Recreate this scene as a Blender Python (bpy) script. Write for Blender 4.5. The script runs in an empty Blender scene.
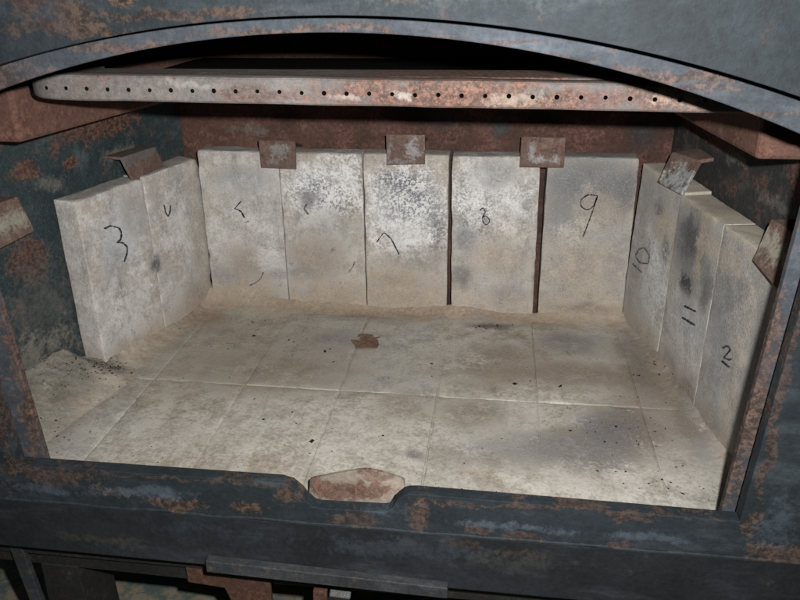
import bpy, bmesh, math, random
from mathutils import Vector, Matrix, noise as mnoise

S = bpy.context.scene
COL = S.collection
rnd = random.Random(7)

# ------------------------------------------------------------------ camera
CAM = Vector((0.1164, -0.5205, 0.4476))
YAW, PIT, ROL = -0.1337, 0.4123, -0.0110
fw = Vector((math.sin(YAW)*math.cos(PIT), math.cos(YAW)*math.cos(PIT), -math.sin(PIT)))
r0 = Vector((math.cos(YAW), -math.sin(YAW), 0)); u0 = r0.cross(fw)
rr = math.cos(ROL)*r0 + math.sin(ROL)*u0
uu = -math.sin(ROL)*r0 + math.cos(ROL)*u0
cd = bpy.data.cameras.new('camera'); cam = bpy.data.objects.new('camera', cd); COL.objects.link(cam)
cam.matrix_world = Matrix(((rr.x, uu.x, -fw.x, CAM.x), (rr.y, uu.y, -fw.y, CAM.y), (rr.z, uu.z, -fw.z, CAM.z), (0, 0, 0, 1)))
cd.sensor_width = 36; cd.lens = 36*748.36/800; cd.clip_start = .01; cd.clip_end = 50
S.camera = cam

# ------------------------------------------------------------------ world: dim room light
w = bpy.data.worlds.new('World'); S.world = w; w.use_nodes = True
w.node_tree.nodes['Background'].inputs[0].default_value = (.9, .95, 1, 1)
w.node_tree.nodes['Background'].inputs[1].default_value = .055

# ------------------------------------------------------------------ the camera's flash
fl = bpy.data.lights.new('flash', 'SPOT'); fo = bpy.data.objects.new('flash', fl); COL.objects.link(fo)
fo.location = CAM + rr*.044 + uu*.037 + fw*.01
aim = CAM + fw*1.0 - fo.location + uu*.01 - rr*.01
fo.rotation_euler = aim.to_track_quat('-Z', 'Y').to_euler()
fl.energy = 43; fl.spot_size = math.radians(118); fl.spot_blend = 1.0; fl.shadow_soft_size = .007
fl.color = (1.0, .98, .95)

S.cycles.max_bounces = 3; S.cycles.diffuse_bounces = 2; S.cycles.glossy_bounces = 1
S.view_settings.view_transform = 'Standard'; S.view_settings.look = 'None'
S.view_settings.exposure = 0; S.view_settings.gamma = 1

# ------------------------------------------------------------------ node helpers
class NT:
    def __init__(s, name, rough=.85, spec=.2):
        s.m = bpy.data.materials.new(name); s.m.use_nodes = True
        s.t = s.m.node_tree; s.b = s.t.nodes['Principled BSDF']
        s.b.inputs['Roughness'].default_value = rough
        s.b.inputs['Specular IOR Level'].default_value = spec
    def n(s, ty): return s.t.nodes.new(ty)
    def put(s, sock, v):
        if isinstance(v, bpy.types.NodeSocket): s.t.links.new(v, sock)
        elif v is not None:
            if isinstance(v, (tuple, list)) and len(v) == 3 and sock.type == 'RGBA': v = (*v, 1)
            sock.default_value = v
    def coord(s, kind='obj', off=(0, 0, 0)):
        if kind == 'world': o = s.n('ShaderNodeNewGeometry').outputs['Position']
        else: o = s.n('ShaderNodeTexCoord').outputs['Object']
        if off != (0, 0, 0): o = s.vm('ADD', o, off)
        return o
    def vm(s, op, a, b=None):
        k = s.n('ShaderNodeVectorMath'); k.operation = op; s.put(k.inputs[0], a); s.put(k.inputs[1], b)
        return k.outputs['Value'] if op in ('LENGTH', 'DOT_PRODUCT', 'DISTANCE') else k.outputs[0]
    def ma(s, op, a, b=None, clamp=False):
        k = s.n('ShaderNodeMath'); k.operation = op; k.use_clamp = clamp; s.put(k.inputs[0], a); s.put(k.inputs[1], b)
        return k.outputs[0]
    def noise(s, vec, scale, detail=5, rough=.6, dist=0, col=False):
        k = s.n('ShaderNodeTexNoise'); s.put(k.inputs['Vector'], vec)
        for a, b in (('Scale', scale), ('Detail', detail), ('Roughness', rough), ('Distortion', dist)): k.inputs[a].default_value = b
        return k.outputs['Color'] if col else k.outputs['Fac']
    def mr(s, v, a, b, c=0., d=1., smooth=True):
        k = s.n('ShaderNodeMapRange'); k.interpolation_type = 'SMOOTHSTEP' if smooth else 'LINEAR'
        s.put(k.inputs[0], v)
        for i, x in zip((1, 2, 3, 4), (a, b, c, d)): k.inputs[i].default_value = x
        return k.outputs[0]
    def mix(s, f, a, b, mode='MIX'):
        k = s.n('ShaderNodeMix'); k.data_type = 'RGBA'; k.blend_type = mode
        s.put(k.inputs[0], f); s.put(k.inputs[6], a); s.put(k.inputs[7], b); return k.outputs[2]
    def warp(s, vec, scale, amp, detail=3):
        c = s.vm('SUBTRACT', s.noise(vec, scale, detail, .6, col=True), (.5, .5, .5))
        return s.vm('ADD', vec, s.vm('MULTIPLY', c, (amp, amp, amp)))
    def blot(s, vec, c, r, soft=.45):
        d = s.vm('LENGTH', s.vm('MULTIPLY', s.vm('SUBTRACT', vec, c), tuple(1/max(x, 1e-5) for x in r)))
        return s.mr(d, 1+soft, 1-soft)
    def stain(s, vec, c, r, nz, lo=.30, hi=.70):
        # patch whose edge is broken up by the noise nz (about -.7..+.7)
        d = s.vm('LENGTH', s.vm('MULTIPLY', s.vm('SUBTRACT', vec, c), tuple(1/max(x, 1e-5) for x in r)))
        return s.mr(s.ma('ADD', s.mr(d, 1.7, .1, 0, 1, False), nz), lo, hi)
    def grain(s, n2, n3, a, b):
        return s.ma('ADD', s.ma('MULTIPLY', s.ma('SUBTRACT', n2, .5), a), s.ma('MULTIPLY', s.ma('SUBTRACT', n3, .5), b))
    def mottle(s, c, n, lo, hi, a=.34, b=.66):
        v = s.mr(n, a, b, lo, hi, False); k = s.n('ShaderNodeCombineColor')
        for i in range(3): s.put(k.inputs[i], v)
        return s.mix(1., c, k.outputs[0], 'MULTIPLY')
    def bump(s, h, strength=.4, dist=.001):
        k = s.n('ShaderNodeBump'); k.inputs['Strength'].default_value = strength; k.inputs['Distance'].default_value = dist
        s.put(k.inputs['Height'], h); s.t.links.new(k.outputs[0], s.b.inputs['Normal'])
    def done(s, col, rough=None):
        s.put(s.b.inputs['Base Color'], col)
        if rough is not None: s.put(s.b.inputs['Roughness'], rough)
        return s.m

BIG = 9.0
def brick_mat(name, seed, base=(.415, .40, .378), blots=(), warm=.5, soot_shade=.5, crust=.5):
    """blots: (x, z, rx, rz, colour, strength, kind) in metres on the brick's own face"""
    q = NT(name, .93, .1)
    v = q.coord('obj'); off = (seed*1.37, seed*.71, seed*2.11); vs = q.vm('ADD', v, off)
    n1 = q.noise(vs, 16, 7, .72); n2 = q.noise(vs, 46, 7, .76); n3 = q.noise(vs, 320, 3, .75); n4 = q.noise(vs, 700, 2, .7)
    n5 = q.noise(q.vm('MULTIPLY', vs, (1, 1, .30)), 46, 6, .75)
    c = q.mix(q.mr(n1, .40, .60, 0, warm), base, (.335, .275, .215))
    c = q.mix(q.ma('MULTIPLY', q.mr(n2, .48, .64), crust), c, (.50, .49, .475))
    c = q.mix(q.ma('MULTIPLY', q.mr(n5, .50, .68), soot_shade), c, (.235, .225, .215))
    c = q.mix(q.ma('MULTIPLY', q.mr(n2, .40, .26), soot_shade), c, (.17, .165, .165))
    wv = q.vm('SUBTRACT', q.warp(vs, 36, .018, 3), off); gz = q.grain(n2, n3, 2.0, .9); gs = q.grain(n2, n3, .9, .5)
    nf = q.ma('ADD', q.ma('MULTIPLY', n3, .65), q.ma('MULTIPLY', n2, .35)); fine = q.mr(nf, .42, .57); mot = q.mr(n2, .36, .54)
    for (x, z, rx, rz, col, st, kind) in tuple(blots) + ((.057, 0, .11, .05, (.32, .255, .19), .6, 'mott'),):
        m = q.stain(wv, (x, 0, z), (rx, BIG, rz), gz, .35, .85) if kind == 'mott' else q.stain(wv, (x, 0, z), (rx, BIG, rz), gs, .25, .8)
        if kind == 'speck': m = q.ma('MULTIPLY', m, fine)
        elif kind == 'dark': m = q.ma('MULTIPLY', m, q.mr(nf, .555, .425))
        c = q.mix(q.ma('MULTIPLY', m, st), c, col)
    c = q.mottle(q.mottle(c, n3, .80, 1.16), n2, .80, 1.16)
    c = q.mix(q.mr(n4, .54, .70, 0, .35), c, (.56, .55, .53))
    c = q.mix(q.mr(n3, .60, .72, 0, .45), c, (.15, .14, .13))
    c = q.mix(q.mr(n4, .45, .28, 0, .35), c, (.20, .18, .16))
    q.bump(q.ma('ADD', q.ma('MULTIPLY', n3, .9), q.ma('ADD', q.ma('MULTIPLY', n2, .8), q.ma('MULTIPLY', n4, .5))), .42, .0013)
    return q.done(c)

def floor_mat(name='floor_brick_clay', ash=False):
    q = NT(name, .93, .1)
    v = q.coord('world')
    n1 = q.noise(v, 9, 7, .70); n2 = q.noise(v, 34, 7, .76); n3 = q.noise(v, 230, 3, .75); n4 = q.noise(v, 620, 2, .7)
    oi = q.n('ShaderNodeObjectInfo').outputs['Random']
    c = q.mix(q.mr(n1, .36, .64), (.37, .348, .308), (.285, .240, .185))
    c = q.mix(q.mr(n2, .38, .72, 0, .70), c, (.43, .42, .385))
    if not ash: c = q.mix(q.mr(oi, 0, 1, 0, .35), c, (.33, .335, .325))
    c = q.mix(q.mr(n2, .40, .24, 0, .55), c, (.17, .155, .14))
    if ash: c = q.mix(q.mr(n1, .35, .6, .05, .4), c, (.335, .285, .23))
    w = q.warp(v, 26, .04, 3); gz = q.grain(n2, n3, 2.0, .9); gs = q.grain(n2, n3, .9, .5)
    br, gy, dk, pl = (.17, .125, .085), (.145, .14, .14), (.07, .065, .062), (.46, .44, .40)
    OT = (.35, .265, .19)
    extra = ((-.02, .449, .45, .020, OT, .55, 'm'), (-.29, .41, .03, .05, OT, .55, 'm'), (-.325, .32, .025, .07, (.34, .28, .22), .5, 'm'), (-.345, .25, .02, .02, (.36, .31, .25), .6, ''), (.325, .30, .018, .16, (.27, .225, .18), .6, 'm'), (.30, .43, .03, .03, OT, .5, 'm'), (.335, .27, .010, .02, dk, .6, 'm'))
    for (x, y, rx, ry, col, st, kind) in extra + (
        (.115, .418, .038, .010, dk, .75, ''), (.105, .31, .085, .05, br, .45, 'm'), (.222, .375, .045, .032, gy, .65, 'm'),
        (.232, .290, .085, .030, br, .6, 'm'), (.255, .180, .045, .045, gy, .9, 'm'), (.215, .135, .07, .045, gy, .75, 'm'),
        (.105, .195, .045, .03, br, .5, 'm'), (.12, .12, .06, .03, gy, .4, 'm'), (-.345, .235, .030, .020, dk, .6, 'm'), (-.36, .20, .02, .012, dk, .6, 'm'),
        (-.382, .16, .052, .14, (.13, .125, .105), .8, ''), (-.36, .10, .04, .05, (.2, .195, .165), .6, 'm'), (-.09, .35, .05, .03, gy, .45, 'm'), (-.25, .33, .09, .05, br, .25, 'm'),
        (0, .44, .33, .018, br, .4, 'm'), (.30, .34, .022, .10, gy, .6, 'm'), (.335, .22, .02, .10, gy, .6, 'm'), (-.30, .40, .05, .03, br, .6, 'm'), (-.2, .30, .2, .10, (.24, .20, .155), .25, 'm'), (-.15, .26, .11, .05, br, .35, 'm'), (.05, .33, .05, .05, pl, .4, 'm'),
        (-.02, .14, .09, .06, pl, .5, 'm'), (.17, .21, .05, .04, pl, .45, 'm'), (.30, .26, .04, .16, br, .45, 'm'),
        (.22, .08, .08, .03, pl, .6, 'm'), (-.20, .12, .10, .05, pl, .3, 'm'), (.045, .112, .013, .01, gy, .8, ''),
        (.30, .10, .04, .05, pl, .45, 'm'), (.02, .20, .03, .03, br, .35, 'm')):
        m = q.stain(w, (x, y, 0), (rx, ry, BIG), gz, .22, .80) if kind == 'm' else q.stain(w, (x, y, 0), (rx, ry, BIG), gs, .3, .8)
        c = q.mix(q.ma('MULTIPLY', m, st), c, col)
    c = q.mottle(q.mottle(c, n3, .80, 1.16), n2, .78, 1.18)
    c = q.mix(q.mr(n4, .55, .74, 0, .35), c, (.50, .48, .44))
    c = q.mix(q.mr(n3, .60, .74, 0, .40), c, (.13, .11, .095))
    h = q.ma('ADD', q.ma('MULTIPLY', n3, .8), q.ma('MULTIPLY', n4, .4))
    q.bump(h, .4, .0012 if not ash else .0018)
    return q.done(c)

def steel_mat(name, base, tint, rustc, rust=.5, blots=(), pale=.3, scale=1., rough=.55, spec=.35, axes='xz', seed=0., plain=.15, marks=(), grit=.20):
    """scaled/painted steel with patches of rust; blots are rust patches of their own shape"""
    q = NT(name, rough, spec)
    v = q.coord('world'); vs = q.vm('ADD', v, (seed, seed*.7, seed*1.9))
    n1 = q.noise(vs, 8*scale, 6, .70); n2 = q.noise(vs, 34*scale, 7, .75); n3 = q.noise(vs, 210, 3, .75); n4 = q.noise(vs, 700, 1, .6)
    ns = q.noise(q.vm('MULTIPLY', vs, (.25, 1, 1)), 40, 5, .65)
    c = q.mix(q.mr(n1, .35, .65), base, tint)
    c = q.mix(q.mr(ns, .50, .75, 0, pale), c, tuple(min(1, x*2.6+.012) for x in tint))
    m = q.mr(n2, .62-.30*rust, .74-.30*rust)
    m = q.ma('MULTIPLY', m, q.mr(n1, .30, .62)) if rust < .8 else m
    if blots or marks:
        w = q.warp(vs, 30, .022, 3); gz = q.grain(n2, n3, 1.8, .8); w = q.vm('SUBTRACT', w, (seed, seed*.7, seed*1.9))
        for (a, b, ra, rb, st) in blots:
            cc, rd = ((a, 0, b), (ra, BIG, rb)) if axes == 'xz' else ((0, a, b), (BIG, ra, rb))
            bb = q.ma('MULTIPLY', q.stain(w, cc, rd, gz, .42, .72), st)
            m = q.ma('MAXIMUM', m, bb)
    rc = q.mix(q.mr(n3, .38, .64), tuple(x*.40 for x in rustc), tuple(x*1.25 for x in rustc))
    rc = q.mix(q.mr(n1, .42, .6, 0, .6), rc, (rustc[0]*.85, rustc[1]*.95, rustc[2]*1.25))
    c = q.mix(q.ma('MULTIPLY', m, .92), c, rc)
    for (a, b, ra, rb, col, st) in marks:
        cc, rd = ((a, 0, b), (ra, BIG, rb)) if axes == 'xz' else ((0, a, b), (BIG, ra, rb))
        c = q.mix(q.ma('MULTIPLY', q.stain(w, cc, rd, gz, .40, .95), st), c, col)
    c = q.mix(q.mr(n3, .60, .76, 0, plain+.2), c, tuple(x*.3 for x in base))
    c = q.mottle(q.mottle(c, n3, 1-grit, 1+grit), n2, 1-.7*grit, 1+.7*grit)
    c = q.mix(q.mr(n4, .60, .74, 0, plain), c, (rustc[0]*1.9+.01, rustc[0]*1.75+.01, rustc[0]*1.6+.01))
    h = q.ma('ADD', n3, q.ma('MULTIPLY', n2, 1.5))
    q.bump(h, .35, .0012)
    return q.done(c, q.ma('ADD', rough, q.ma('MULTIPLY', m, .3), True))

M = {}
def world_of(x): return x
LB = (.050, .065, .082)
M['face'] = steel_mat('face_plate_steel', (.0115, .0155, .0182), (.0175, .0230, .0280), (.052, .034, .025), .10, (
    (-.195, .436, .022, .016, 1), (-.165, .425, .02, .010, .9), (-.13, .440, .016, .008, 1), (-.06, .428, .025, .004, .9), (-.17, .414, .05, .006, .85), (-.10, .424, .05, .005, .7), (.05, .436, .015, .005, .6),
    (-.30, .40, .012, .04, .9), (-.25, .050, .045, .010, .95), (-.14, .032, .030, .006, 1), (-.20, .040, .025, .005, .8), (-.085, .033, .020, .007, 1), (-.045, .046, .014, .012, .9),
    (.008, .028, .026, .008, .7), (.064, .040, .013, .017, 1), (.09, .054, .025, .004, .9), (.115, .028, .014, .006, 1), (.152, .025, .016, .006, 1), (.225, .022, .012, .005, .9),
    (.235, .051, .016, .003, 1), (.18, .056, .12, .002, .9), (-.15, .058, .14, .002, .6), (.345, .028, .026, .012, 1), (.372, .102, .016, .014, 1), (.392, .095, .012, .014, 1), (.39, .02, .02, .012, .9), (.322, .055, .007, .014, .9), (.323, .16, .004, .12, .75),
    (-.296, .12, .010, .08, .8), (-.29, .055, .02, .01, .9), (.37, .26, .012, .02, .8)), .40, 1., .7, .2, 'xz', 3.1, .04,
    ((-.17, .042, .05, .007, LB, .7), (.03, .045, .05, .006, LB, .5), (.13, .034, .06, .006, LB, .8), (.25, .034, .05, .006, LB, .6), (.365, .17, .012, .07, LB, .6), (.34, .06, .02, .03, LB, .5), (-.26, .035, .04, .006, LB, .6), (.10, .44, .10, .012, (.045, .055, .055), .5)))
M['apron'] = steel_mat('apron_black_steel', (.0085, .0100, .0118), (.0145, .0170, .0205), (.036, .022, .014), .10, ((.15, .010, .025, .006, .5), (.10, .012, .02, .006, .5)), .40, 1.2, .65, .25, 'xz', 8.2, .1,
    ((.05, .004, .09, .012, (.022, .027, .033), .8), (.14, .0, .05, .012, (.026, .028, .026), .7), (-.22, -.016, .05, .006, (.035, .032, .024), .6), (-.12, .006, .06, .010, (.018, .022, .028), .7)))
M['ring'] = steel_mat('arch_ring_steel', (.034, .040, .048), (.044, .052, .063), (.085, .054, .040), .18, ((-.25, .37, .05, .03, .8), (-.15, .40, .04, .006, .7), (-.05, .411, .06, .0025, .7), (.31, .17, .02, .14, .9), (-.28, .15, .02, .12, 1), (.20, .383, .14, .004, .7)) + tuple((x_*.04, .4135-.65*(x_*.04)**2, 0.026, .0022, .6) for x_ in range(-4, 9)), .30, 1.3, .75, .15, 'xz', 5.3, .1)
DU = (.12, .118, .105)
M['inner'] = steel_mat('firebox_wall_steel', (.019, .030, .034), (.032, .043, .046), (.105, .052, .035), .30, ((.33, .285, .10, .022, .85), (.15, .28, .03, .02, .9), (.28, .25, .012, .008, 1), (.22, .255, .018, .014, .9), (.20, .16, .03, .03, .7), (.12, .17, .02, .03, .6)), .5, 1.3, .8, .15, 'yz', 1.7, .25,
    ((.20, .10, .07, .06, (.07, .07, .064), .55), (.10, .10, .05, .06, (.07, .07, .064), .5), (.17, .20, .03, .03, (.09, .085, .07), .6), (.25, .235, .03, .012, DU, .6), (.36, .245, .04, .010, DU, .75), (.15, .05, .12, .03, (.14, .13, .11), .8)))
M['inner_right'] = steel_mat('firebox_right_wall_steel', (.024, .028, .030), (.040, .038, .036), (.105, .056, .040), .40, ((.36, .285, .12, .022, .9), (.16, .275, .05, .022, .9), (.10, .245, .03, .03, .6)), .5, 1.3, .8, .15, 'yz', 2.9, .2,
    ((.34, .25, .05, .012, (.025, .027, .028), .8), (.30, .262, .03, .008, DU, .7), (.20, .24, .05, .010, (.11, .105, .10), .7)))
M['back'] = steel_mat('firebox_back_rust', (.046, .029, .025), (.082, .044, .034), (.125, .062, .044), .50, (), .25, 1.2, .85, .12, 'xz', 2.4, .08,
    ((-.22, .25, .05, .008, DU, .5), (.12, .26, .015, .02, (.04, .055, .055), .8), (.03, .27, .04, .012, (.03, .032, .038), .7), (.30, .255, .03, .03, (.035, .035, .037), .8), (.17, .275, .05, .010, (.04, .048, .05), .6)))
M['manifold'] = steel_mat('manifold_rust', (.080, .044, .035), (.115, .062, .047), (.13, .062, .042), .5, (), .3, 1., .8, .15, 'yz', 4.4, .1)
M['tube'] = steel_mat('air_tube_steel', (.15, .125, .113), (.14, .132, .13), (.165, .078, .053), .30, ((.06, .357, .12, .02, .75), (.16, .352, .08, .01, .7), (.24, .357, .05, .02, .6), (-.09, .357, .05, .008, .6), (.13, .37, .15, .006, .8)), .45, 2.2, .8, .15, 'xz', 6.1, .3,
    ((.035, .358, .016, .005, (.30, .27, .25), .9), (-.01, .352, .02, .004, (.27, .23, .21), .8), (.145, .356, .015, .005, (.13, .13, .13), .8), (-.14, .362, .05, .004, (.26, .245, .235), .7), (-.18, .355, .08, .008, (.17, .155, .145), .5), (.13, .352, .03, .006, (.27, .22, .18), .7), (.26, .354, .03, .010, (.32, .24, .20), .8), (-.09, .36, .05, .01, (.10, .085, .08), .6)))
GS = (.20, .195, .19)
def clip_mat(name, seed, marks): return steel_mat(name, (.105, .070, .058), (.125, .088, .074), (.125, .064, .046), .45, (), .35, 3.0, .85, .12, 'xz', seed, .3, marks)
M['clip0'] = clip_mat('clip_rust_a', 9.3, ((-.176, .232, .02, .012, GS, .7), (-.18, .216, .014, .006, GS, .5)))
M['clip1'] = clip_mat('clip_rust_b', 2.2, ((.006, .236, .013, .022, (.26, .25, .255), .9), (-.024, .232, .005, .018, GS, .7), (-.01, .22, .02, .006, GS, .6)))
M['clip2'] = clip_mat('clip_rust_c', 6.2, ((.158, .238, .006, .012, (.26, .25, .25), .9), (.172, .226, .02, .006, (.28, .27, .27), .9), (.19, .230, .006, .008, (.28, .27, .26), .9)))
M['clip3'] = clip_mat('clip_rust_d', 4.1, ((-.33, .242, .02, .012, (.11, .105, .105), .8),))
M['clip4'] = clip_mat('clip_rust_e', 5.1, ((.325, .221, .022, .012, (.29, .30, .30), 1), (.33, .232, .014, .012, (.29, .30, .30), .9)))
M['clip5'] = clip_mat('clip_rust_f', 7.1, ((.355, .226, .02, .014, (.24, .22, .18), .9),))
M['clip6'] = clip_mat('clip_rust_g', 8.1, ((-.365, .222, .02, .012, (.22, .205, .17), .9),))
M['deflector'] = steel_mat('deflector_ash_rust', (.17, .145, .12), (.21, .18, .15), (.105, .052, .034), .42, ((-.01, .020, .05, .012, .95), (.02, .034, .02, .006, .7)), .2, 2.5, .9, .1, 'xz', 4.9, .3)
M['weld'] = steel_mat('weld_steel', (.014, .018, .021), (.024, .031, .036), (.07, .038, .022), .5, (), .5, 3, .5, .4, 'xz', 7.7)
M['rail'] = steel_mat('rail_steel', (.020, .022, .024), (.030, .033, .036), (.06, .036, .022), .3, (), .5, 2, .45, .45, 'xz', 11.7)
M['frame'] = steel_mat('pedestal_black', (.010, .010, .009), (.014, .014, .013), (.04, .028, .018), .15, (), .2, 2, .6, .3, 'xz', 12.7)
M['rusty'] = steel_mat('pedestal_rust', (.055, .030, .021), (.07, .038, .026), (.08, .041, .026), .7, (), .1, 2, .85, .1, 'xz', 13.7, .1)
M['flake'] = steel_mat('flake_rust', (.10, .062, .042), (.16, .105, .075), (.13, .066, .042), .5, (), .4, 6, .8, .2, 'xz', 15.7, .3)
M['ash'] = floor_mat('ash_dust', True)
M['floorbrick'] = floor_mat()
q = NT('ink_marker', .7, .2); vv = q.coord('obj')
M['ink'] = q.done(q.mix(q.mr(q.noise(vv, 420, 3, .75), .46, .64), (.012, .013, .018), (.10, .10, .105)))
q = NT('ink_faded', .9, .1); vv = q.coord('obj')
M['inkfade'] = q.done(q.mix(q.mr(q.noise(vv, 260, 3, .7), .42, .6), (.05, .052, .058), (.17, .17, .17)))
q = NT('charcoal', .9, .1); M['char'] = q.done(q.mix(q.mr(q.noise(q.coord('obj'), 90, 2), .4, .6), (.012, .011, .010), (.07, .045, .03)))
q = NT('soot_shade_black', .95, .05); M['soot_shade'] = q.done(q.mix(q.noise(q.coord('world'), 400, 2), (.003, .003, .003), (.012, .010, .009)))  # sooty near-black with painted shade, for the tube bores and the baffle
q = NT('concrete_floor', .8, .2); vv = q.coord('world')
n_ = q.noise(vv, 30, 5, .7); n2_ = q.noise(vv, 60, 5, .7)
c_ = q.mix(q.mr(n_, .42, .6), (.055, .075, .070), (.16, .14, .10)); c_ = q.mix(q.mr(n2_, .56, .7, 0, .6), c_, (.12, .09, .065)); q.bump(n2_, .3, .002)
M['concrete'] = q.done(c_)

# ------------------------------------------------------------------ mesh helpers
def link(name, me, mat=None, parent=None, label=None):
    o = bpy.data.objects.new(name, me); COL.objects.link(o)
    if mat is not None: me.materials.append(mat)
    if parent is not None: o.parent = parent
    if label: o['label'] = label
    return o
def from_bm(name, bm, mat, parent=None, smooth=False, label=None):
    me = bpy.data.meshes.new(name); bmesh.ops.recalc_face_normals(bm, faces=bm.faces); bm.to_mesh(me); bm.free()
    if smooth:
        for p in me.polygons: p.use_smooth = True
    return link(name, me, mat, parent, label)
def bevel(o, wd, seg=2, ang=40):
    b = o.modifiers.new('bevel', 'BEVEL'); b.width = wd; b.segments = seg; b.limit_method = 'ANGLE'; b.angle_limit = math.radians(ang)
    return o
def extrude_outline(name, loops, y0, y1, mat, parent, bev=.0, label=None, mapf=None):
    """flat plate in X/Z with holes: loops[0] outside, others inside; thickness y0..y1"""
    bm = bmesh.new(); edges = []
    for lp in loops:
        vs = [bm.verts.new((x, y0, z)) for x, z in lp]
        edges += [bm.edges.new((vs[i], vs[(i+1) % len(vs)])) for i in range(len(vs))]
    bmesh.ops.triangle_fill(bm, edges=edges, use_beauty=True, use_dissolve=False, normal=(0, -1, 0))
    r = bmesh.ops.extrude_face_region(bm, geom=list(bm.faces))
    for v in r['geom']:
        if isinstance(v, bmesh.types.BMVert): v.co.y = y1
    if mapf:
        for v in bm.verts: v.co = mapf(v.co)
    o = from_bm(name, bm, mat, parent, label=label)
    if bev: bevel(o, bev)
    return o
def box(name, lo, hi, mat, parent, bev=.001, label=None):
    bm = bmesh.new(); bmesh.ops.create_cube(bm, size=1)
    for v in bm.verts: v.co = Vector([lo[i] + (v.co[i]+.5)*(hi[i]-lo[i]) for i in range(3)])
    o = from_bm(name, bm, mat, parent, label=label)
    if bev: bevel(o, bev)
    return o
def hexa(name, pts, mat, parent, bev=.001, label=None):
    """8 corners: 4 of one face in order, then the 4 opposite"""
    bm = bmesh.new(); v = [bm.verts.new(p) for p in pts]
    for f in ((0, 1, 2, 3), (7, 6, 5, 4), (0, 4, 5, 1), (1, 5, 6, 2), (2, 6, 7, 3), (3, 7, 4, 0)): bm.faces.new([v[i] for i in f])
    o = from_bm(name, bm, mat, parent, label=label)
    if bev: bevel(o, bev)
    return o
def brick_mesh(name, sx, sy, sz, step, r, seed, rough=.0007, chips=(), cdep=.0042):
    """worn brick: rounded box from 0..sx, 0..sy, 0..sz with uneven faces and chipped edges"""
    bm = bmesh.new()
    def axis(L):
        n = max(2, int(round(L/step))); e = r*1.6
        return [0, r*.5, e] + [e+(L-2*e)*i/n for i in range(1, n)] + [L-e, L-r*.5, L]
    ax, ay, az = axis(sx), axis(sy), axis(sz); nx, ny, nz = len(ax)-1, len(ay)-1, len(az)-1
    cache = {}
    def vert(i, j, k):
        key = (i, j, k)
        if key in cache: return cache[key]
        p = Vector((ax[i], ay[j], az[k]))
        n0 = mnoise.noise(p*38+Vector((seed*3.1, seed, 0)))
        rad = r*(1+.7*n0+.5*mnoise.noise(p*110+Vector((seed, 0, 4))))
        rad = min(max(rad, r*.3), .45*min(sx, sy, sz))
        for (cx, cy, cz, cr) in chips:
            d = (p-Vector((cx, cy, cz))).length/cr
            if d < 1: rad = max(rad, min(r+cdep*(1-d)*(1+n0), .45*min(sx, sy, sz)))
        inner = Vector((min(max(p.x, rad), sx-rad), min(max(p.y, rad), sy-rad), min(max(p.z, rad), sz-rad)))
        d = p-inner
        if d.length > 1e-9: p = inner + d.normalized()*rad
        nn = mnoise.noise_vector(p*70+Vector((seed*1.7, 2, seed)))*rough + mnoise.noise_vector(p*22+Vector((seed*.7, 9, seed)))*rough*1.3
        cache[key] = bm.verts.new(p+nn); return cache[key]
    for i in range(nx):
        for k in range(nz):
            for j in (0, ny): bm.faces.new([vert(i, j, k), vert(i+1, j, k), vert(i+1, j, k+1), vert(i, j, k+1)])
    for j in range(ny):
        for k in range(nz):
            for i in (0, nx): bm.faces.new([vert(i, j, k), vert(i, j+1, k), vert(i, j+1, k+1), vert(i, j, k+1)])
    for i in range(nx):
        for j in range(ny):
            for k in (0, nz): bm.faces.new([vert(i, j, k), vert(i+1, j, k), vert(i+1, j+1, k), vert(i, j+1, k)])
    me = bpy.data.meshes.new(name); bmesh.ops.recalc_face_normals(bm, faces=bm.faces); bm.to_mesh(me); bm.free()
    for p in me.polygons: p.use_smooth = True
    return me
def ribbon(name, strokes, wd, mat, parent, seed=0, y=-.0012):
    """hand-drawn strokes as thin raised ribbons on the brick face (local x, z)"""
    R = random.Random(seed); bm = bmesh.new()
    for st in strokes:
        pts = []
        for a, b in zip(st[:-1], st[1:]):
            n = max(2, int(math.hypot(b[0]-a[0], b[1]-a[1])/.0018))
            pts += [(a[0]+(b[0]-a[0])*i/n, a[1]+(b[1]-a[1])*i/n) for i in range(n)]
        pts.append(st[-1])
        for _ in range(2):
            pts = [pts[0]] + [tuple((pts[i-1][k]+2*pts[i][k]+pts[i+1][k])/4 for k in (0, 1)) for i in range(1, len(pts)-1)] + [pts[-1]]
        prev = None
        for i, (x, z) in enumerate(pts):
            a = pts[max(0, i-1)]; b = pts[min(len(pts)-1, i+1)]
            tx, tz = b[0]-a[0], b[1]-a[1]; L = math.hypot(tx, tz) or 1
            h = wd*.5*R.uniform(.35, 1.3)*(.6 if i in (0, len(pts)-1) else 1)
            cur = [bm.verts.new((x-tz/L*h, y, z+tx/L*h)), bm.verts.new((x+tz/L*h, y, z-tx/L*h)),
                   bm.verts.new((x+tz/L*h, y+.0022, z-tx/L*h)), bm.verts.new((x-tz/L*h, y+.0022, z+tx/L*h))]
            if prev:
                for k in range(4): bm.faces.new([prev[k], prev[(k+1) % 4], cur[(k+1) % 4], cur[k]])
            else: bm.faces.new(cur)
            prev = cur
        bm.faces.new(prev)
    return from_bm(name, bm, mat, parent)

# ------------------------------------------------------------------ setting under the stove
bm = bmesh.new(); bmesh.ops.create_grid(bm, x_segments=2, y_segments=2, size=3)
g = from_bm('floor', bm, M['concrete']); g.location = (0, 0, -.24); g['kind'] = 'structure'

# ------------------------------------------------------------------ THE STOVE
stove = bpy.data.objects.new('wood_stove', None); COL.objects.link(stove)
stove['label'] = 'rusty steel wood stove seen through its arched opening, firebox lined with numbered pale firebricks'
stove['category'] = 'wood stove'

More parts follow.
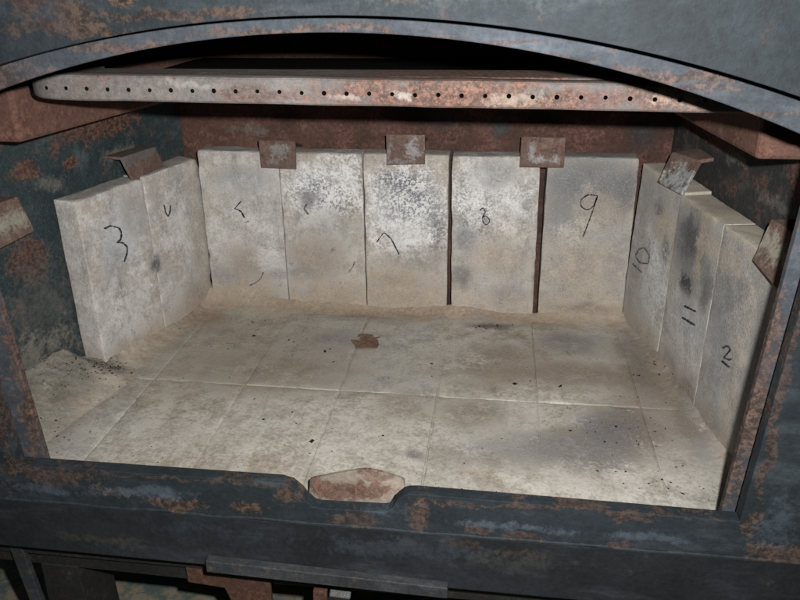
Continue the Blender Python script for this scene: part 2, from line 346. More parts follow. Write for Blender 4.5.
def arch(x, top, cx, k): return top - k*(x-cx)**2
def opening(bl, br, zb, top, cx, k, flare=.045, rc=.012, n=44):
    """outline from the bottom left up the slightly flared side, over the arch and down on the right"""
    def side(sg, x0):
        x = x0
        for _ in range(30): x = x0+sg*flare*(arch(x, top, cx, k)-zb)
        return x
    xl, xr = side(-1, bl), side(1, br); pts = [(bl, zb)]
    zl, zr = arch(xl+rc, top, cx, k), arch(xr-rc, top, cx, k)
    for i in range(7):
        a = math.pi - i/6*(math.pi/2); pts.append((xl+rc+rc*math.cos(a), zl-rc+rc*math.sin(a)))
    for i in range(1, n): x = xl+rc+(xr-xl-2*rc)*i/n; pts.append((x, arch(x, top, cx, k)))
    for i in range(7):
        a = math.pi/2 - i/6*(math.pi/2); pts.append((xr-rc+rc*math.cos(a), zr-rc+rc*math.sin(a)))
    pts.append((br, zb)); return pts
# face plate with the arched door opening and the notch in the sill
hole = opening(-.287, .3135, .0595, .4235, .008, .57, .05) + [(.3135, .0565),
        (.062, .0595), (.056, .0590), (.051, .0570), (.046, .0520), (.042, .0440), (.0385, .0400), (.034, .0388), (-.020, .0372), (-.0255, .0385), (-.030, .0430), (-.036, .0515), (-.043, .0580), (-.052, .0605)]
extrude_outline('face_plate', [[(-.62, .0215), (.62, .0215), (.62, .60), (-.62, .60)], hole], -.030, -.018, M['face'], stove, .0013)
# recessed ring behind it
ri = opening(-.2785, .3080, .035, .4115, .0, .65, .05)
ro = opening(-.315, .345, .035, .445, .0, .60, .05, .03)
extrude_outline('door_ring', [ro + ri[::-1]], -.003, .004, M['ring'], stove, .001)
# the recessed sill web behind the lip
box('sill_web', (-.40, -.0165, -.045), (.40, -.0105, .030), M['ring'], stove, .0005)
# apron under the weld seam
ap = extrude_outline('apron_plate', [[(-.62, -.0300), (.09, -.0365), (.62, -.0385), (.62, .0205), (-.62, .0205)]], -.0315, -.022, M['apron'], stove, .0015)
# weld bead
bm = bmesh.new(); prev = None; N = 420
for i in range(N+1):
    x = -.6+1.2*i/N; r = .0013*(1+.5*mnoise.noise(Vector((x*90, 0, 0)))+.35*math.sin(x*900)*.5)
    z = .021+.0016*mnoise.noise(Vector((x*22, 3, 0)))
    ring = [bm.verts.new((x, -.0302-r*.75*math.cos(a), z+r*1.5*math.sin(a))) for a in [k*math.pi/3 for k in range(6)]]
    if prev:
        for k in range(6): bm.faces.new([prev[k], prev[(k+1) % 6], ring[(k+1) % 6], ring[k]])
    prev = ring
from_bm('weld_bead', bm, M['face'], stove, True)
# bar welded to the apron's lower edge
hexa('latch_bar', [(-.122, -.041, -.0330), (.0895, -.041, -.0385), (.0895, -.041, -.0270), (-.122, -.041, -.0205),
                   (-.122, -.0325, -.0330), (.0895, -.0325, -.0385), (.0895, -.0325, -.0270), (-.122, -.0325, -.0205)], M['rail'], stove, .0008)

# firebox shell: steel walls
L0, LD = Vector((-.2948, .455, 0)), Vector((-.2436, -.9699, 0)).normalized()
R0, RD = Vector((.306, .455, 0)), Vector((.1611, -.9869, 0)).normalized()
LN, RN = Vector((-LD.y, LD.x, 0)), Vector((-RD.y, RD.x, 0))     # +90 deg of the wall direction
if LN.x > 0: LN = -LN
if RN.x < 0: RN = -RN
TH = .0318
box('firebox_back', (-.42, .4865, -.06), (.42, .494, .46), M['back'], stove, .0)
def wallplate(name, O, D, N, mat, s0, s1, z0, z1, off, th):
    a, b = O+D*s0+N*off, O+D*s1+N*off
    pts = [(*a.xy, z0), (*b.xy, z0), (*b.xy, z1), (*a.xy, z1)]
    a2, b2 = a+N*th, b+N*th
    return hexa(name, pts+[(*a2.xy, z0), (*b2.xy, z0), (*b2.xy, z1), (*a2.xy, z1)], mat, stove, 0)
wallplate('firebox_side', L0, LD, LN, M['inner'], -.02, .472, -.06, .46, TH+.004, .006)
wallplate('firebox_side', R0, RD, RN, M['inner_right'], -.02, .466, -.06, .46, TH+.004, .006)
box('firebox_bottom', (-.50, -.008, -.062), (.48, .49, -.036), M['frame'], stove, 0)
box('firebox_top', (-.52, -.008, .462), (.50, .494, .468), M['frame'], stove, 0)
# side air manifolds
def manifold(O, D, N, sgn, xf, yf, xb, yb):
    a, b = Vector((xf, yf)), Vector((xb, yb)); ou = Vector((sgn*.085, 0))
    z0, z1 = .303, .352
    pts = [(*a, z0), (*b, z0), (*b, z1), (*a, z1)]
    pts += [(*(a+ou), z0), (*(b+ou), z0), (*(b+ou), z1), (*(a+ou), z1)]
    return hexa('air_manifold', pts, M['manifold'], stove, .004)
manifold(L0, LD, LN, -1, -.333, .137, -.279, .485)
manifold(R0, RD, RN, 1, .3275, .124, .288, .485)
# baffle board lying behind the perforated tube
box('tube_plate', (-.29, .129, .3525), (.30, .182, .3668), M['tube'], stove, .002)
box('baffle', (-.285, .1825, .335), (.285, .4855, .346), M['soot_shade'], stove, .001)  # near-black colour paints in the shade above the tube, besides soot

# perforated air tube: rounded square section, curving back at both ends
TY, TZ = .118, .3565
def tube_path():
    pts = []; xr = .300; xl = -.268; rc = .030
    pts.append((xl-rc, .23)); 
    for i in range(9):
        a = math.pi + (i/8)*(math.pi/2); pts.append((xl+rc*math.cos(a), TY+rc+rc*math.sin(a)))
    for i in range(1, 60): pts.append((xl+(xr-xl)*i/60, TY))
    for i in range(9):
        a = -math.pi/2 + (i/8)*(math.pi/2); pts.append((xr+rc*math.cos(a), TY+rc+rc*math.sin(a)))
    pts.append((xr+rc, .20)); return pts
bm = bmesh.new(); prev = None; P = tube_path(); HS = .0112; RCN = .004
sec = []
for cx, cz, a0 in ((HS-RCN, HS-RCN, 0), (-(HS-RCN), HS-RCN, 90), (-(HS-RCN), -(HS-RCN), 180), (HS-RCN, -(HS-RCN), 270)):
    for k in range(4): a = math.radians(a0+30*k); sec.append((cx+RCN*math.cos(a), cz+RCN*math.sin(a)))
for i, (x, y) in enumerate(P):
    a = P[max(0, i-1)]; b = P[min(len(P)-1, i+1)]; t = Vector((b[0]-a[0], b[1]-a[1])).normalized(); nrm = Vector((-t.y, t.x))
    cur = [bm.verts.new((x+nrm.x*s, y+nrm.y*s, TZ+z+.0006*mnoise.noise(Vector((x*25, s*50, z*50))) - .0025*(x/.28))) for s, z in sec]
    if prev:
        for k in range(len(sec)): bm.faces.new([prev[k], prev[(k+1) % len(sec)], cur[(k+1) % len(sec)], cur[k]])
    else: bm.faces.new(cur)
    prev = cur
bm.faces.new(prev)
tube = from_bm('air_tube', bm, M['tube'], stove, True)
# the row of drilled holes: cut through the tube's front wall
bm = bmesh.new(); hx = -.2783
while hx < .292:
    zc = TZ-.0005-.0025*(hx/.28)+rnd.uniform(-.0004, .0004); rr_ = .0019*rnd.uniform(.9, 1.1)
    f = [bm.verts.new((hx+rr_*math.cos(a), TY-.03, zc+rr_*math.sin(a))) for a in [k*math.pi/5 for k in range(10)]]
    k_ = [bm.verts.new((v.co.x, TY+.0085, v.co.z)) for v in f]
    bm.faces.new(f); bm.faces.new(k_[::-1])
    for i in range(10): bm.faces.new([f[i], f[(i+1) % 10], k_[(i+1) % 10], k_[i]])
    hx += .0191
bmesh.ops.recalc_face_normals(bm, faces=bm.faces)
cme = bpy.data.meshes.new('cutter'); bm.to_mesh(cme); bm.free(); cme.materials.append(M['soot_shade'])  # hole walls coloured black: painted shade of a sooty hollow bore
cut = bpy.data.objects.new('cutter', cme); COL.objects.link(cut)
md = tube.modifiers.new('holes', 'BOOLEAN'); md.operation = 'DIFFERENCE'; md.object = cut; md.solver = 'EXACT'; md.material_mode = 'TRANSFER'
bpy.context.view_layer.update()
dg = bpy.context.evaluated_depsgraph_get()
nm = bpy.data.meshes.new_from_object(tube.evaluated_get(dg)); nm.set_sharp_from_angle(angle=math.radians(25)); tube.modifiers.clear(); tube.data = nm
bpy.data.objects.remove(cut)

# ------------------------------------------------------------------ firebricks
W, H = .1143, .2286
GY, DG, WH, BR, TN = (.17, .175, .185), (.085, .085, .09), (.58, .575, .57), (.24, .19, .145), (.33, .275, .22)
BL = (.20, .215, .245)
digits = {
 '3': [[(.1913,.1746),(.1798,.1748),(.1668,.1679),(.1644,.1607),(.1674,.153),(.1747,.1519)],[(.1747,.1519),(.1653,.1488),(.1582,.1403),(.161,.1333),(.1679,.1246)]],
 '4': [[(.0806,.1727),(.0794,.1619),(.0758,.1557)],[(.0674,.169),(.0708,.1594),(.0758,.1557)]],
 '5': [[(-.2351,.1592),(-.246,.1477)],[(-.245,.1478),(-.2365,.1446),(-.2326,.1349)],[(-.2322,.1285),(-.2271,.1301)]],
 '6': [[(-.1415,.1579),(-.1467,.1511),(-.1432,.1463),(-.1401,.1426)]],
 '7': [[(-.046,.1054),(-.0353,.1205),(-.0251,.1111),(-.0145,.0887)]],
 '8': [[(.0965,.1552),(.1008,.16),(.1046,.1545),(.1004,.1464),(.1016,.1379),(.1071,.1348),(.1109,.142),(.1057,.1484),(.1013,.1469)]],
 '9': [[(.2463,.1796),(.2354,.1811),(.2261,.174),(.2269,.1649),(.2352,.1592),(.2433,.1649),(.2472,.1791)],[(.2471,.1805),(.2436,.1622),(.2378,.1398),(.2332,.1223)]],
 '10': [[(.0137,.0887),(.0426,.0892)],[(.0237,.1125),(.0182,.1022),(.0328,.0984),(.0562,.1073),(.0568,.1191),(.0382,.1223),(.0246,.1138)]],
 '11': [[(.1691,.0985),(.1999,.1054)],[(.1676,.0836),(.2011,.0899)]],
 '12': [[(.2742,.0845),(.2906,.0862)],[(.2709,.0975),(.279,.1047),(.2867,.1042),(.2814,.0962),(.2762,.0897),(.2867,.0923),(.2925,.0969)]],
}
def place(o, origin, D, up=Vector((0, 0, 1)), inward=None, tilt=0, wd=0):
    """local x along D, local z up, local y away from the fire"""
    Nn = inward
    mx = Matrix(((D.x, Nn.x, up.x, origin.x), (D.y, Nn.y, up.y, origin.y), (D.z, Nn.z, up.z, origin.z), (0, 0, 0, 1)))
    if tilt: mx = mx @ Matrix.Translation((wd/2, 0, 0)) @ Matrix.Rotation(tilt, 4, 'Y') @ Matrix.Translation((-wd/2, 0, 0))
    o.matrix_local = mx
def firebrick(num, wall, s0, z0, mat, seed, label, wd=W, tilt=0., ink='ink', extra=None, chips=(), iw=.0017, er=.0013):
    RC = random.Random(seed*5+1)
    chips = list(chips) + ([(0, 0, H, .024*RC.uniform(.6, 1.3)), (wd, 0, H, .024*RC.uniform(.6, 1.3))] if er > .001 else [])
    for _ in range(9):
        e = RC.choice(('l', 'r', 't', 't') if er > .001 else ('t', 't')); t = RC.random(); cr = RC.uniform(.006, .018)
        chips.append((0, 0, H*t, cr) if e == 'l' else (wd, 0, H*t, cr) if e == 'r' else (wd*t, 0, H, cr))
    me = brick_mesh('firebrick', wd, TH, H, .0058, er, seed, .00045, chips=chips)
    b = link('firebrick', me, mat, stove, label)
    O, D, N = wall
    # for the left wall the direction runs to the front: mirror so that local x always runs along D
    place(b, O+D*s0+Vector((0, 0, z0)), D, Vector((0, 0, 1)), N, tilt, wd)
    if num in digits:
        ribbon('handwritten_number', [[(x-s0, z-z0) for x, z in st] for st in digits[num]], iw, M[ink], b, seed)
    if extra: ribbon('scratch_mark', [[(x-s0, z-z0) for x, z in st] for st in extra], .0016, M['inkfade'], b, seed+1)
    return b
BW = (Vector((0, .45, 0)), Vector((1, 0, 0)), Vector((0, 1, 0)))
LW = (L0, LD, LN); RW = (R0, RD, RN)
m5 = brick_mat('brick_five', 1, blots=((.06,.19,.045,.02,BL,.45,'mott'),(.05,.10,.06,.06,(.45,.44,.42),.5,'mott'),(.065,.065,.045,.032,BR,.65,'mott'),(.09,.075,.022,.03,WH,.55,''),(.02,.045,.03,.02,GY,.5,'mott'),(.05,.012,.09,.028,TN,.75,'mott'),(.10,.05,.02,.01,GY,.5,'')), warm=.4, soot_shade=.5)
m6 = brick_mat('brick_six', 2, blots=((.055,.19,.055,.03,(.48,.48,.48),.8,''),(.055,.18,.05,.035,WH,.85,'speck'),(.055,.172,.040,.032,(.15,.16,.175),.9,'dark'),(.095,.20,.03,.05,WH,.9,'speck'),(.09,.165,.025,.03,(.2,.21,.21),.7,'dark'),(.04,.165,.014,.012,DG,.7,'speck'),(.055,.14,.03,.02,WH,.6,'mott'),(.07,.12,.05,.03,(.30,.30,.28),.6,'mott'),(.04,.075,.05,.035,BR,.6,'mott'),(.02,.055,.03,.012,GY,.5,'mott'),(.06,.02,.07,.03,TN,.7,'mott')), warm=.5, soot_shade=.65)
m7 = brick_mat('brick_seven', 3, base=(.40,.37,.335), blots=((.057,.155,.056,.060,(.50,.50,.50),.85,''),(.057,.160,.054,.058,WH,.95,'speck'),(.062,.17,.046,.046,(.17,.19,.225),.95,'dark'),(.045,.195,.035,.016,(.11,.13,.16),.8,'dark'),(.10,.12,.016,.045,(.15,.17,.20),.8,'dark'),(.05,.115,.05,.03,WH,.75,'mott'),(.07,.08,.05,.02,GY,.35,'mott'),(.05,.04,.07,.04,TN,.65,'mott'),(.04,.05,.04,.012,BR,.45,'mott')), warm=.4, soot_shade=.5)
m8 = brick_mat('brick_eight', 4, blots=((.05,.18,.055,.045,(.49,.49,.49),.75,''),(.045,.18,.05,.04,WH,.9,'speck'),(.03,.15,.03,.05,(.2,.2,.21),.7,'dark'),(.055,.205,.035,.018,(.16,.165,.165),.8,'speck'),(.03,.16,.02,.06,WH,.6,'mott'),(.02,.115,.02,.025,GY,.75,'mott'),(.085,.15,.02,.05,WH,.5,'mott'),(.015,.06,.022,.022,DG,.6,'mott'),(.07,.085,.05,.035,(.34,.29,.235),.75,'mott'),(.08,.035,.035,.018,GY,.6,'mott'),(.03,.015,.05,.02,(.45,.43,.39),.6,'mott')), warm=.5, soot_shade=.65)
m9 = brick_mat('brick_nine', 5, base=(.35,.335,.31), blots=((.055,.195,.07,.045,(.17,.17,.168),.85,''),(.02,.14,.03,.04,(.20,.20,.20),.6,'mott'),(.10,.10,.02,.06,(.22,.21,.20),.5,'mott'),(.05,.195,.055,.03,GY,.85,'mott'),(.05,.15,.06,.04,(.24,.235,.22),.7,'dark'),(.10,.18,.02,.035,(.13,.135,.14),.8,'mott'),(.02,.165,.02,.03,GY,.7,'speck'),(.07,.16,.035,.03,TN,.5,'mott'),(.06,.125,.05,.022,(.42,.40,.36),.6,'speck'),(.085,.12,.03,.03,GY,.5,'speck'),(.05,.075,.06,.04,(.33,.285,.235),.75,'mott'),(.06,.018,.06,.010,DG,.7,'mott')), warm=.5, soot_shade=.65)
m4 = brick_mat('brick_four', 6, blots=((.112,.112,.012,.014,DG,.9,'mott'),(.06,.15,.04,.05,WH,.45,'mott'),(.03,.03,.05,.04,BR,.55,'mott'),(.02,.12,.022,.10,(.36,.33,.29),.6,''),(.09,.06,.03,.03,(.44,.43,.41),.6,'mott')), warm=.35, soot_shade=.5)
m3 = brick_mat('brick_three', 7, blots=((.06,.17,.05,.05,(.44,.45,.47),.65,'mott'),(.07,.145,.03,.03,BL,.35,'mott'),(.05,.07,.04,.06,WH,.45,'mott'),(.002,.113,.012,.014,DG,.85,'mott'),(.06,.02,.06,.02,BR,.55,'mott'),(.025,.19,.025,.03,GY,.4,'speck')), warm=.35, soot_shade=.75)
DT = (.38, .33, .265)
m10 = brick_mat('brick_ten', 8, blots=((.057,.2300,.30,.007,(.43,.39,.31),.95,'mott'),(.06,.226,.05,.012,(.40,.355,.28),.7,'mott'),(.05,.20,.05,.03,(.26,.255,.25),.7,'mott'),(.075,.175,.026,.024,DT,.8,''),(.06,.19,.012,.012,DG,.8,'speck'),(.09,.145,.016,.022,DG,.85,'mott'),(.06,.13,.02,.02,GY,.6,'dark'),(.075,.10,.035,.05,(.47,.475,.48),.75,''),(.09,.09,.03,.06,WH,.6,'speck'),(.04,.05,.05,.04,(.36,.36,.355),.6,'mott'),(.110,.17,.007,.06,DT,.9,''),(.02,.12,.02,.11,(.25,.24,.23),.5,'')), warm=.25, soot_shade=.6)
m11 = brick_mat('brick_eleven', 9, blots=((.057,.2300,.30,.007,(.43,.39,.31),.95,'mott'),(.06,.226,.05,.012,(.40,.355,.28),.7,'mott'),(.05,.18,.06,.05,(.17,.172,.175),.85,''),(.045,.19,.035,.03,DG,.85,'mott'),(.07,.185,.014,.045,DT,.85,'mott'),(.095,.20,.03,.014,DT,.8,'mott'),(.05,.135,.022,.016,(.04,.04,.04),.95,'mott'),(.10,.15,.018,.03,(.12,.12,.125),.8,'mott'),(.07,.10,.05,.03,(.38,.39,.405),.75,''),(.06,.06,.05,.04,(.46,.465,.47),.6,'speck'),(.095,.02,.03,.03,DG,.7,'mott'),(.04,.03,.03,.02,(.22,.22,.22),.6,'mott')), warm=.2, soot_shade=.6)
m12 = brick_mat('brick_twelve', 10, base=(.31,.305,.295), blots=((.057,.2300,.30,.007,(.43,.39,.31),.95,'mott'),(.06,.226,.05,.012,(.40,.355,.28),.7,'mott'),(.03,.17,.05,.06,(.22,.22,.225),.75,''),(.02,.20,.03,.02,DT,.6,'mott'),(.070,.14,.024,.075,(.37,.335,.29),.9,'speck'),(.075,.06,.018,.04,(.36,.32,.27),.7,'speck'),(.102,.10,.014,.13,(.17,.165,.16),.85,''),(.035,.10,.03,.05,(.24,.24,.245),.6,'mott'),(.05,.02,.05,.025,GY,.6,'mott')), warm=.25, soot_shade=.6)
hw = .2921
firebrick('5', BW, -hw, .0, m5, 11, 'back brick marked 5 with a dark scratch near its foot', extra=[[(-.2121,.0544),(-.2171,.0437),(-.2253,.037),(-.2359,.0318)]])
firebrick('6', BW, -hw+W+.0004, -.001, m6, 12, 'back brick with a faded 6 under white speckled crust', ink='inkfade', extra=[[(-.0769,.0763),(-.0811,.0674),(-.0873,.0585)]], iw=.0026)
firebrick('7', BW, -.0618, .0, m7, 13, 'back brick marked 7 with an arched bluish speckled patch', ink='ink')
firebrick('8', BW, .0592, -.0005, m8, 14, 'back brick marked 8', tilt=-.012)
firebrick('9', BW, .1805, .0005, m9, 15, 'back brick marked 9 with grey sooty top', tilt=-.004, wd=.1150)
ZS = -.0146
firebrick('4', LW, -.0025, -.0115, m4, 16, 'left side brick marked 4 beside the back corner')
firebrick('3', LW, .1122, -.0125, m3, 17, 'left side brick marked 3 with its pale end showing', chips=((W, 0, H, .02), (W, 0, .12, .012)), iw=.0019)
d10 = (Vector((.3250, .3440, 0))-Vector((.2945, .4585, 0))).normalized()
firebrick('10', (Vector((.2945, .4585, 0)), d10, Vector((-d10.y, d10.x, 0))), .0, -.0075, m10, 18, 'right side brick marked 10 beside the back corner', ink='inkfade', er=.0008, tilt=.06)
firebrick('11', RW, .1149, ZS, m11, 19, 'right side brick marked 11', er=.0005, chips=((.04, 0, H, .03),), iw=.0022)
firebrick('12', RW, .2294, ZS, m12, 20, 'right side brick marked 12 near the opening', er=.0005, chips=((.06, 0, H, .025),))
firebrick('13', RW, .3439, ZS, m12, 21, None)

# floor bricks, two rows
xs = [-.4425, -.3995, -.2853, -.171, -.0567, .0576, .1719, .2862, .4005]
rows = [(-.004, .2243), (.2249, .4490)]
k = 30
for (y0, y1) in rows:
    for a, b in zip(xs[:-1], xs[1:]):
        def lim(y, side):
            if side < 0: s = (y-L0.y)/LD.y; return (L0+LD*s+LN*(TH)).x
            s = (y-R0.y)/RD.y; return (R0+RD*s+RN*(TH)).x
        ym = (y0+y1)/2
        a2, b2 = a, b
        if a2 < lim(ym, -1): a2 = lim(ym, -1)+.004
        if b2 > lim(ym, 1): b2 = lim(ym, 1)-.004
        if b2-a2 < .02: continue
        g1, g2 = rnd.uniform(.0004, .0010), rnd.uniform(.0004, .0010)
        RC = random.Random(k*3); fw_ = b2-a2-g1-g2; fd_ = y1-y0
        ch = [(RC.choice((0, fw_)), RC.uniform(0, fd_), .030, RC.uniform(.006, .016)) for _ in range(6)] + [(RC.uniform(0, fw_), RC.choice((0, fd_)), .030, RC.uniform(.006, .014)) for _ in range(4)]
        me = brick_mesh('floor_brick', fw_, fd_, .030, .0075, .0009, k, .0003, ch, .0022)
        o = link('floor_brick', me, M['floorbrick'], stove)
        o.location = (a2+g1, y0, -.030+rnd.uniform(-.0005, .0006)); o.rotation_euler = (0, 0, rnd.uniform(-.003, .003))
        k += 1

# ash: dusting in the joints, banked up where floor meets walls
def walldist(x, y):
    p = Vector((x, y, 0))
    dl = -(p-L0).dot(LN); sl = (p-L0).dot(LD)
    dr = -(p-R0).dot(RN)
    return dl, sl, dr, .45-y
def ash_height(x, y):
    dl, sl, dr, db = walldist(x, y); E = math.exp
    n2 = mnoise.noise(Vector((x*75, y*75, 5))); n3 = mnoise.noise(Vector((x*8, y*8, 9))); n4 = mnoise.noise(Vector((x*190, y*190, 3)))
    h = .013*(1+.9*n3+.06*n2)*E(-max(0, db)/.011)
    h += .0085*(1+.6*n3)*E(-max(0, dr)/.010)
    f = min(1, max(0, (y-.216)/.035)); f = f*f*(3-2*f); h += f*.015*(1+.6*n3+.06*n2)*E(-max(0, abs(dl) if y < .2335 else dl)/.013)
    bl = min(1, max(0, (.250-y)/.040)); bl = bl*bl*(3-2*bl)
    h += bl*.046*(1+.25*n3)*max(0, 1-max(0, dl+TH)/.080)**1.25
    return -.0012+.0014*n3+.0002*n2 + h*(1+.06*n2+.06*n4) + .0007*n4*min(1, h*200)
bm = bmesh.new(); NX, NY = 320, 190; grid = []
for j in range(NY+1):
    row = []
    y = -.002+(.4515+.002)*j/NY
    s = (y-L0.y)/LD.y; xl = (L0+LD*s+LN*(TH+.003)).x; s = (y-R0.y)/RD.y; xr = (R0+RD*s).x+.003
    for i in range(NX+1):
        x = xl+(xr-xl)*i/NX
        row.append(bm.verts.new((x, y, ash_height(x, y))))
    grid.append(row)
for j in range(NY):
    for i in range(NX): bm.faces.new([grid[j][i], grid[j][i+1], grid[j+1][i+1], grid[j+1][i]])
ash = from_bm('ash_layer', bm, M['ash'], None, True)
ash['kind'] = 'stuff'; ash['label'] = 'tan ash dusted in the floor joints and banked against the bricks'; ash['category'] = 'ash'

# ------------------------------------------------------------------ clips that hold the bricks
NC = [0]
def clip(b0, b1, t1, t0, back, label, th=.0032):
    """face from bottom edge b0-b1 to top edge t0-t1, then a tongue from the top edge back to the wall"""
    b0, b1, t1, t0, back = map(Vector, (b0, b1, t1, t0, back))
    n = (b1-b0).cross(t0-b0).normalized()
    if n.dot(back) < 0: n = -n
    n *= th
    bm = bmesh.new()
    dn = Vector((0, 0, -th))
    A = [b0, b1, b1+n, b0+n]; B = [t0, t1, t1+n+dn, t0+n+dn]; C = [t0+back, t1+back, t1+back+dn, t0+back+dn]
    va, vb, vc = [[bm.verts.new(p) for p in q_] for q_ in (A, B, C)]
    for u_, v_ in ((va, vb), (vb, vc)):
        for i in range(4): bm.faces.new([u_[i], u_[(i+1) % 4], v_[(i+1) % 4], v_[i]])
    bm.faces.new(va); bm.faces.new(vc[::-1])
    o = from_bm('brick_clip', bm, M['clip%d' % NC[0]], stove, label=label); NC[0] += 1; bevel(o, .001, 2, 25); return o
clip((-.2015, .4455, .2075), (-.1525, .4455, .2065), (-.1515, .4470, .2445), (-.2020, .4462, .2450), (0, .041, -.0135), 'rusty clip over bricks 5 and 6')
clip((-.0295, .4455, .2150), (.0215, .4455, .2170), (.0212, .4462, .2555), (-.0298, .4472, .2550), (0, .041, -.0135), 'rusty clip over brick 7')
clip((.1440, .4455, .2155), (.2005, .4455, .2160), (.2000, .4470, .2545), (.1445, .4460, .2555), (0, .041, -.0135), 'rusty clip over bricks 8 and 9')
clip((-.3285, .3365, .2095), (-.3165, .4020, .2110), (-.3235, .396, .245), (-.337, .330, .2455), (-.04, .008, .0), 'rusty clip over bricks 3 and 4')
clip((.3060, .3890, .2150), (.3223, .3329, .2150), (.3428, .3553, .250), (.3199, .3947, .250), (.03, .004, .004), 'grey scaled clip over bricks 10 and 11')
clip((.3480, .1500, .2060), (.3545, .0780, .1990), (.372, .103, .242), (.3610, .1600, .242), (.03, .004, .0), 'scaled clip over brick 12 beside the opening')
clip((-.3640, .1010, .2040), (-.3600, .1690, .2045), (-.3690, .166, .242), (-.3800, .098, .242), (-.055, .0, .0), 'bent clip on the bare left wall')

# boost air deflector behind the sill notch
dp = [(-.044, -.008), (.046, -.008), (.045, .0275), (.041, .0310), (.035, .0338), (.029, .0368), (.0225, .0392), (.016, .0411), (.0095, .0416), (.003, .0408), (-.005, .0392), (-.013, .0366), (-.021, .0340), (-.030, .0298), (-.037, .0270), (-.042, .0235)]
extrude_outline('air_deflector', [dp], 0, .004, M['deflector'], stove, .001, mapf=lambda c: Vector((c.x, .006+c.y+(c.z)*.35+.012*(c.x/.045)**2, c.z)))

# ------------------------------------------------------------------ pedestal under the firebox
hexa('pedestal_rail', [(-.50, 0, -.0790), (-.10, 0, -.0860), (-.10, 0, -.0500), (-.50, 0, -.0500), (-.50, .006, -.0790), (-.10, .006, -.0860), (-.10, .006, -.05), (-.50, .006, -.05)], M['frame'], stove, .0008)
extrude_outline('pedestal_leg', [[(-.312, -.0805), (-.274, -.0805), (-.270, -.2395), (-.318, -.2395)]], -.002, .05, M['frame'], stove, .001)
extrude_outline('pedestal_leg', [[(-.335, -.050), (-.322, -.050), (-.305, -.2395), (-.318, -.2395)]], -.010, -.0035, M['rail'], stove, .001)
extrude_outline('pedestal_gusset', [[(-.160, -.0600), (-.078, -.0600), (-.0790, -.0850), (-.0760, -.2395), (-.090, -.2395), (-.118, -.1050), (-.124, -.0860), (-.160, -.0830)]], -.006, -.001, M['rusty'], stove, .001, label='rust brown gusset plate under the apron')
extrude_outline('pedestal_rail', [[(-.0755, -.0770), (.20, -.0740), (.20, -.05), (-.0755, -.05)]], -.004, .002, M['frame'], stove, .0008)
extrude_outline('pedestal_post', [[(-.036, -.073), (-.023, -.073), (-.030, -.2395), (-.043, -.2395)]], -.012, -.0065, M['rusty'], stove, .001)
hexa('pedestal_strut', [(-.021, -.012, -.078), (-.001, -.012, -.079), (-.05, .09, -.2395), (-.07, .09, -.2395), (-.021, -.006, -.074), (-.001, -.006, -.075), (-.05, .096, -.2390), (-.07, .096, -.2390)], M['rail'], stove, .001)
box('pedestal_back', (-.42, .30, -.2395), (.42, .306, -.063), M['frame'], stove, 0)

# ------------------------------------------------------------------ loose things on the firebox floor
# rust flake: torn curled scrap
out = [(-.0664, .3483), (-.060, .3400), (-.0562, .3291), (-.043, .3305), (-.0295, .3330), (-.0285, .3440), (-.0315, .3560), (-.0350, .3570), (-.0300, .3640), (-.0370, .3610), (-.0400, .3650), (-.0508, .3680), (-.0590, .3660), (-.0600, .3610), (-.0530, .3600), (-.0560, .3500)]
cx = sum(p[0] for p in out)/len(out); cy = sum(p[1] for p in out)/len(out)
bm = bmesh.new(); R_ = random.Random(3); rings = []
for f in (1, .72, .4):
    rg = []
    for i, (x, y) in enumerate(out):
        px, py = cx+(x-cx)*f, cy+(y-cy)*f
        z = .0014+.0035*max(0, (py-.352)/.022)**1.5+R_.uniform(0, .0016)+(.003 if i == 0 and f == 1 else 0)
        rg.append(bm.verts.new((px, py, z)))
    rings.append(rg)
cv = bm.verts.new((cx, cy, .0035))
n = len(out)
for a, b in zip(rings[:-1], rings[1:]):
    for i in range(n): bm.faces.new([a[i], a[(i+1) % n], b[(i+1) % n], b[i]])
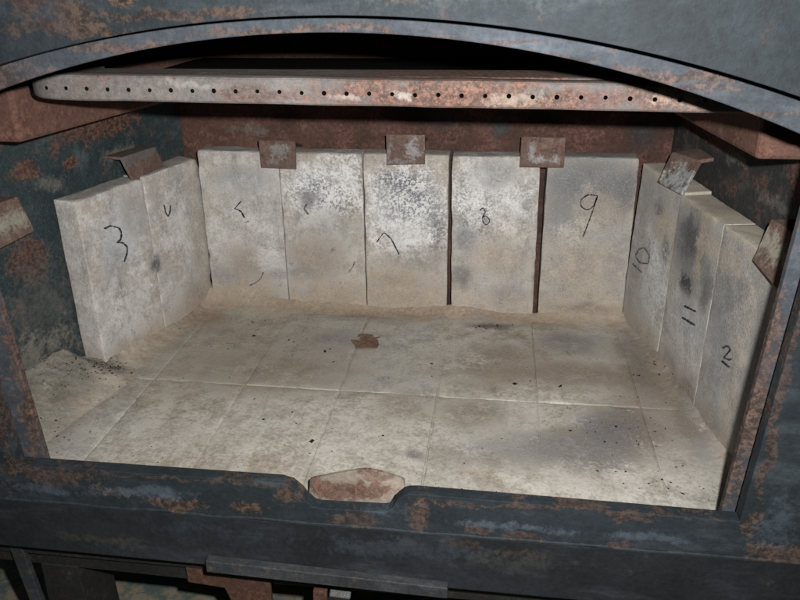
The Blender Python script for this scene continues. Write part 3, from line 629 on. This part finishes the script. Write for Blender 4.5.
for i in range(n): bm.faces.new([rings[-1][i], rings[-1][(i+1) % n], cv])
fl_ = from_bm('rust_flake', bm, M['flake'])
so = fl_.modifiers.new('thick', 'SOLIDIFY'); so.thickness = .0013; so.offset = 1
fl_['label'] = 'torn curled brown rust flake lying on the brick floor before brick 7'; fl_['category'] = 'rust flake'

# charcoal crumbs
bm = bmesh.new(); R_ = random.Random(21)
spots = [(R_.uniform(-.33, .32), R_.uniform(.05, .43), R_.uniform(.0004, .0010)) for _ in range(170)]
for (x, y, n, sp, sz) in ((-.344, .235, 70, .013, .0012), (-.352, .208, 40, .014, .0013), (-.37, .18, 50, .025, .0010), (-.36, .09, 50, .03, .0011), (.255, .165, 16, .03, .0011), (.29, .09, 22, .03, .0011), (-.16, .36, 14, .05, .0012), (-.13, .30, 8, .04, .0012), (.22, .24, 6, .04, .0013), (.115, .42, 10, .02, .0016), (.31, .3, 14, .02, .0013), (-.09, .17, 8, .05, .0012)):
    spots += [(x+R_.gauss(0, sp), y+R_.gauss(0, sp*.6), sz*R_.uniform(.5, 1.2)) for _ in range(n)]
for px_, py_, s_ in ((-.095, .318, .0026), (.20, .262, .0024), (.147, .262, .0024), (-.064, .118, .0026), (.045, .30, .002), (-.2, .352, .0022), (.254, .182, .0022), (-.15, .345, .002)): spots.append((px_, py_, s_))
for (x, y, s_) in spots:
    r = bmesh.ops.create_icosphere(bm, subdivisions=1, radius=1)
    sc = Vector((s_*R_.uniform(.5, 1.9), s_*R_.uniform(.5, 1.2), s_*.6)); rot = R_.uniform(0, 6)
    for v in r['verts']:
        p = v.co*R_.uniform(.45, 1.3); p = Vector((p.x*sc.x, p.y*sc.y, p.z*sc.z)); p.rotate(Matrix.Rotation(rot, 3, 'Z')); v.co = p+Vector((x, y, s_*.30+max(.0001, ash_height(x, y))))
ch = from_bm('charcoal_crumbs', bm, M['char']); ch['kind'] = 'stuff'; ch['label'] = 'tiny black charcoal crumbs scattered over the brick floor'; ch['category'] = 'charcoal'
